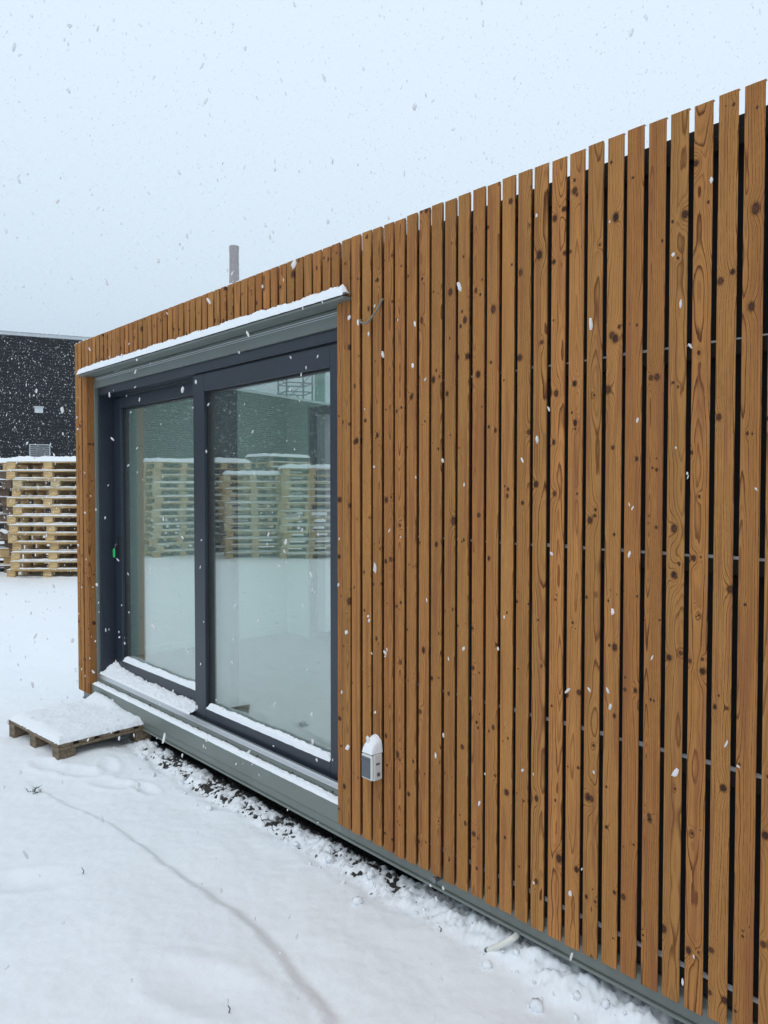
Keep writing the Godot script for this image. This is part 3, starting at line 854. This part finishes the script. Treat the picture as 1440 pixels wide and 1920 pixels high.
func pallet_snow(L: float, W: float, seed_: float, thick: float) -> Mesh:
	# snow on what shows of the deck's front and ends, and on the bottom board inside
	var m := MB.new()
	var a := snow_strip(-L * 0.5, L * 0.5, W * 0.5 - 0.10, W * 0.5 + 0.012, 0.1445, thick, 0.55, seed_, 0.05)
	var b := snow_strip(-L * 0.5 + 0.1, L * 0.5 - 0.1, W * 0.5 - 0.09, W * 0.5 + 0.002, 0.022, thick * 0.9, 0.6, seed_ + 3.0, 0.05)
	for q in [a, b]:
		var k := m.v.size()
		m.v.append_array(q.v); m.n.append_array(q.n); m.uv.append_array(q.uv); m.c.append_array(q.c)
		for i in q.ix: m.ix.append(i + k)
	return m.mesh()

func pallet_stack(at: Vector3, turn: float, count: int, L: float, W: float, parts: bool, stack_label: String, group: String, wood: Array, seed_: int) -> void:
	var r := RandomNumberGenerator.new(); r.seed = seed_
	var y := at.y
	var boards := pallet_boards(L, W)
	var snows: Array = []
	for q in 4: snows.append(pallet_snow(L, W, seed_ * 3.1 + q, 0.017))
	var deck := top_snow(L, W, seed_)
	for k in count:
		var lb: String = "%s pallet from the ground in %s" % [ORD[k], stack_label]
		if k == 0: lb = "lowest pallet in " + stack_label
		if k == count - 1: lb = "topmost, thickly snowed pallet of " + stack_label
		var m: Material = mats[wood[r.randi() % wood.size()]]
		var o: Node3D
		if parts:
			o = thing("wooden_pallet", Vector3.ZERO, lb, "pallet", group)
			for b in boards:
				var p := put(b[0], unit_board(b[2]), m, o)
				p.position = b[1]
		else:
			var mb := MB.new()
			for b in boards: mb.box(b[1] - b[2] * 0.5, b[1] + b[2] * 0.5, 0.0)
			o = put("wooden_pallet", mb.mesh(), m, self)
			tag(o, lb, "pallet", group)
		o.position = Vector3(at.x + r.randf_range(-0.05, 0.05), y, at.z + r.randf_range(-0.05, 0.05))
		o.rotation = Vector3(0, turn + r.randf_range(-0.06, 0.06), 0)
		put("snow", snows[k % 4] if k < count - 1 else deck, mats.snow, o)
		y += 0.1455

func top_snow(L: float, W: float, seed_: int) -> Mesh:
	var pts: Array = []
	for j in 18:
		for i in 30:
			var u := i / 29.0 * 2.0 - 1.0; var v := j / 17.0 * 2.0 - 1.0
			var e := minf(1.0 - absf(u), 1.0 - absf(v))
			var h := 0.075 * sqrt(clampf(e / 0.12, 0.0, 1.0)) * (1.0 + 0.5 * n_mid.get_noise_2d(u * 1.2 + seed_, v * 1.2))
			pts.append(Vector3(u * (L * 0.5 + 0.01), 0.1445 + h, v * (W * 0.5 + 0.01)))
	var m := MB.new(); m.grid(pts, 30, 18)
	return m.mesh()

func build_yard() -> void:
	var turn_a := atan2(0.748, 0.664)      # facing the camera's side of the yard
	# the stack seen past the cabin's corner
	var a := Vector3(-13.20, 0, -2.38)
	a.y = snow_height(a.x, a.z) - 0.04
	pallet_stack(a, turn_a, 13, 1.34, 1.0, true, "the stack left of the cabin corner", "pallets in the stack left of the cabin", ["pallet_wood", "pallet_wood_pale", "pallet_wood"], 5)
	var b := Vector3(-14.65, 0, -1.42)
	b.y = snow_height(b.x, b.z) - 0.04
	pallet_stack(b, turn_a + 0.25, 13, 1.2, 0.8, false, "the dark stack at the left edge", "pallets in the dark stack at the edge", ["pallet_wood_old", "pallet_wood_old", "pallet_wood"], 6)
	# stacks mirrored in the glass
	var row := [
		[Vector3(-15.75, 0, 5.1), 1.55, 14, 1.3, 1.0, "the stack mirrored in the far door pane", ["pallet_wood_pale", "pallet_wood"]],
		[Vector3(-18.6, 0, 8.0), 1.35, 15, 1.8, 1.0, "the brown stack mirrored behind the meeting stile", ["pallet_wood_old"]],
		[Vector3(-18.1, 0, 9.6), 1.35, 15, 1.6, 1.0, "the brown back stack mirrored in the near pane", ["pallet_wood_old", "pallet_wood"]],
		[Vector3(-14.1, 0, 6.35), 2.1, 12, 1.2, 1.0, "the pale stack mirrored in the near pane", ["pallet_wood_pale", "pallet_wood"]],
		[Vector3(-13.25, 0, 7.15), 2.1, 13, 1.2, 1.0, "the right hand stack mirrored in the near pane", ["pallet_wood_pale", "pallet_wood"]],
		[Vector3(-15.75, 0, 6.45), 1.95, 14, 1.2, 1.0, "the old stack mirrored between the two panes", ["pallet_wood", "pallet_wood_old", "pallet_wood"]],
	]
	for q in row:
		var p: Vector3 = q[0]
		p.y = snow_height(p.x, p.z) - 0.04
		pallet_stack(p, q[1], q[2], q[3], q[4], false, q[5], "pallets mirrored in the glass", q[6], int(p.x * -10.0))
	build_warehouse()
	build_far()

func build_warehouse() -> void:
	var dirv := Vector3(0.3, 0, -0.95).normalized()
	var org := Vector3(-26.1, 0.0, -6.1)
	var o := thing("warehouse", org, "long black metal clad warehouse behind the pallet stacks", "warehouse", "", atan2(-dirv.z, dirv.x))
	# own axes: x along the wall (away from the camera), z out of the wall towards the yard
	var out := o.basis.z
	var y0 := -0.2; var y1 := 6.62
	var m := MB.new()
	var period := 0.105
	var x0 := -42.0; var x1 := 30.0
	var nrib := int((y1 - y0) / period)
	for k in nrib:
		var a := y0 + k * period
		var pr := [[0.0, 0.0], [0.045, 0.0], [0.06, 0.028], [0.09, 0.028], [0.105, 0.0]]
		for i in 4:
			m.quad(Vector3(x0, a + pr[i][0], pr[i][1]), Vector3(x1, a + pr[i][0], pr[i][1]), Vector3(x1, a + pr[i + 1][0], pr[i + 1][1]), Vector3(x0, a + pr[i + 1][0], pr[i + 1][1]), Vector3(0, -(pr[i + 1][1] - pr[i][1]), pr[i + 1][0] - pr[i][0]).normalized())
	m.box(Vector3(x0, y0, -14.0), Vector3(x1, y1 - 0.05, -0.01))
	part("wall", m, mats.black_cladding, o, true)
	m = MB.new(); m.box(Vector3(x0 - 0.1, y1 - 0.02, -14.1), Vector3(x1 + 0.1, y1 + 0.09, 0.07), 0.01); var rf := part("roof_edge", m, mats.pale_metal, o, true)
	m = snow_strip(x0, x1, -14.0, 0.09, y1 + 0.092, 0.10, 0.3, 2.0, 0.4); part("roof_snow", m, mats.snow, rf, true)
	# louvred vent
	var vt := Node3D.new(); vt.name = "louvre_vent"; o.add_child(vt, true)
	var vx := 0.0; var vy := 2.50
	m = MB.new()
	m.box(Vector3(vx - 0.31, vy, 0.029), Vector3(vx - 0.28, vy + 0.66, 0.09)); m.box(Vector3(vx + 0.28, vy, 0.029), Vector3(vx + 0.31, vy + 0.66, 0.09))
	m.box(Vector3(vx - 0.279, vy, 0.03), Vector3(vx + 0.279, vy + 0.03, 0.089)); m.box(Vector3(vx - 0.279, vy + 0.63, 0.03), Vector3(vx + 0.279, vy + 0.66, 0.089))
	part("frame", m, mats.pale_metal, vt, true)
	for k in 9:
		m = MB.new(); m.xf = Transform3D(Basis(Vector3.RIGHT, 0.6), Vector3(vx, vy + 0.065 + k * 0.064, 0.06)); m.box(Vector3(-0.279, -0.003, -0.026), Vector3(0.279, 0.003, 0.026))
		part("slat", m, mats.pale_metal, vt, true)
	# wall lamp, off
	var wl := Node3D.new(); wl.name = "wall_luminaire"; o.add_child(wl, true)
	m = MB.new(); m.box(Vector3(-0.14, 4.17, 0.03), Vector3(0.11, 4.33, 0.14), 0.01); part("housing", m, mats.lamp_white, wl, true)
	m = MB.new(); m.box(Vector3(-0.17, 4.335, 0.03), Vector3(0.14, 4.365, 0.22), 0.008); part("hood", m, mats.lamp_white, wl, true)

func build_far() -> void:
	# brick chimney, far behind the cabin
	var m := MB.new()
	var pos := Vector3(-265.2, 0, -155.4)
	var o := thing("factory_chimney", pos, "tall slender brick chimney rising behind the cabin roof", "chimney")
	m.tube([Vector3(0, -1, 0), Vector3(0, 93.6, 0)], [2.9, 1.78], 24); part("shaft", m, mats.chimney_brick, o, true)
	m = MB.new(); m.tube([Vector3(0, 93.6, 0), Vector3(0, 94.2, 0), Vector3(0, 95.8, 0)], [1.82, 1.92, 1.9], 24); part("crown", m, mats.chimney_brick, o, true)
	# blue skip behind the cabin, seen through its back window
	var sk := thing("blue_container", Vector3(-9.7, 0, -5.9), "dark blue corrugated steel container under snow, seen through the cabin's back window", "container", "", deg_to_rad(3.0))
	sk.position.y = snow_height(-9.7, -5.9) - 0.02
	m = MB.new()
	m.box(Vector3(-3.0, 0.12, -1.2), Vector3(3.0, 1.50, 1.15), 0.01)
	for k in 20: m.box(Vector3(-2.95 + k * 0.3, 0.16, 1.1505), Vector3(-2.80 + k * 0.3, 1.46, 1.19), 0.008)
	part("body", m, mats.blue_steel, sk, true)
	for x in [-2.6, 0.0, 2.4]:
		part("skid", bx(Vector3(x, 0.0, -1.1), Vector3(x + 0.2, 0.119, 1.1)), mats.rubber, sk, true)
	m = snow_strip(-3.0, 3.0, -1.2, 1.2, 1.5005, 0.14, 0.35, 12.0, 0.06); part("snow_cover", m, mats.snow, sk, true)
	# silo with an access frame, mirrored in the near pane
	var si := thing("roof_flue", Vector3(-36.9, 6.70, 25.2), "pale green flue standing on the warehouse roof, mirrored at the top of the near pane", "flue")
	m = MB.new(); m.tube([Vector3(0, 0, 0), Vector3(0, 3.4, 0), Vector3(0, 3.5, 0)], [0.32, 0.32, 0.28], 24); part("pipe", m, mats.silo_green, si, true)
	m = MB.new(); m.tube([Vector3(0, 3.62, 0), Vector3(0, 3.9, 0)], [0.45, 0.05], 20); part("cowl", m, mats.silo_green, si, true)
	var ac := thing("access_frame", Vector3(-36.3, 6.70, 23.0), "steel lattice platform on the warehouse roof, mirrored beside the green flue", "scaffold", "", 0.3)
	for p in [Vector3(-0.8, 0, -0.75), Vector3(0.8, 0, -0.75), Vector3(-0.8, 0, 0.75), Vector3(0.8, 0, 0.75)]:
		m = MB.new(); m.tube([p, p + Vector3(0, 1.6, 0)], [0.05, 0.05], 8); part("post", m, mats.frame_steel, ac, true)
	for y in [0.45, 0.95, 1.5]:
		m = MB.new()
		for e in [[Vector3(-0.8, y, -0.75), Vector3(0.8, y, -0.75)], [Vector3(-0.8, y, 0.75), Vector3(0.8, y, 0.75)], [Vector3(-0.8, y, -0.75), Vector3(-0.8, y, 0.75)], [Vector3(0.8, y, -0.75), Vector3(0.8, y, 0.75)]]:
			m.tube([e[0], e[1]], [0.035, 0.035], 6)
		part("rail", m, mats.frame_steel, ac, true)
	m = MB.new()
	m.tube([Vector3(0.8, 0.0, -0.75), Vector3(0.8, 1.5, 0.75)], [0.025, 0.025], 6); m.tube([Vector3(-0.8, 0.0, 0.75), Vector3(-0.8, 1.5, -0.75)], [0.025, 0.025], 6)
	part("brace", m, mats.frame_steel, ac, true)

func build_falling_snow() -> void:
	var r := RandomNumberGenerator.new(); r.seed = 4242
	var meshes: Array = []
	for k in 5: meshes.append(blob(r, 0.7, 8, 6).mesh())
	var xfs: Array = []
	for k in 165000:
		var p := Vector3(r.randf_range(-27.0, 3.0), r.randf_range(0.15, 8.5), r.randf_range(-13.0, 15.0))
		if p.x > -6.4 and p.z < 0.02 and p.y < 2.95 and p.z > -2.2: continue
		if p.distance_to(Vector3(0, 1.72, 2.2)) < 1.7: continue
		if p.y < snow_height(p.x, p.z) + 0.02: continue
		var s := 0.0028 + 0.0036 * pow(r.randf(), 2.4)
		var b := Basis.from_euler(Vector3(r.randf_range(-0.4, 0.4), r.randf() * TAU, 0.35 + r.randfn(0.0, 0.3)))
		xfs.append(Transform3D(b * Basis.from_scale(Vector3(s, s * r.randf_range(1.1, 2.4), s * 0.6)), p))
	scatter("falling_snow", meshes, mats.flake, xfs, "snowflakes falling through the air all over the yard")

# ------------------------------------------------------------------
func _ready() -> void:
	rng.seed = 11
	# camera: at eye height, looking along the facade
	var cam := Camera3D.new()
	cam.name = "camera"
	cam.fov = 67.02
	cam.near = 0.05; cam.far = 2000.0
	cam.position = Vector3(0, 1.72, 2.2)
	cam.rotation_degrees = Vector3(-1.699, 48.408, 0)
	add_child(cam); cam.current = true
	# overcast sky
	var we := WorldEnvironment.new(); we.name = "environment"
	var env := Environment.new()
	env.background_mode = Environment.BG_SKY
	var sm := ProceduralSkyMaterial.new()
	sm.sky_top_color = Color(0.885, 0.938, 1.0)
	sm.sky_horizon_color = Color(0.905, 0.962, 1.0)
	sm.sky_curve = 0.6
	sm.ground_bottom_color = Color(0.70, 0.76, 0.82)
	sm.ground_horizon_color = Color(0.905, 0.962, 1.0)
	sm.sun_angle_max = 1.0
	var sky := Sky.new(); sky.sky_material = sm
	env.sky = sky
	env.tonemap_mode = Environment.TONE_MAPPER_LINEAR
	env.tonemap_exposure = 1.14
	env.sdfgi_enabled = true; env.ssao_enabled = true; env.ssil_enabled = true
	env.fog_enabled = true
	env.fog_density = 0.0012
	env.fog_light_color = Color(0.80, 0.89, 0.97)
	we.environment = env
	add_child(we)
	# the sun behind thick cloud
	var sun := DirectionalLight3D.new(); sun.name = "sun"
	sun.light_energy = 0.42
	sun.light_color = Color(0.96, 0.98, 1.0)
	sun.light_angular_distance = 45.0
	sun.shadow_enabled = true
	sun.rotation_degrees = Vector3(-58, 25, 0)
	add_child(sun)

	n_big.seed = 1; n_big.frequency = 0.45; n_big.fractal_octaves = 3
	n_mid.seed = 2; n_mid.frequency = 2.2; n_mid.fractal_octaves = 3
	n_fine.seed = 3; n_fine.frequency = 14.0; n_fine.fractal_octaves = 3
	var t0 := Time.get_ticks_msec()
	make_materials()
	print("materials ", Time.get_ticks_msec() - t0)
	build_ground()
	print("ground ", Time.get_ticks_msec() - t0)
	build_cabin()
	print("cabin ", Time.get_ticks_msec() - t0)
	build_yard()
	build_small_things()
	build_falling_snow()
	print("done ", Time.get_ticks_msec() - t0)
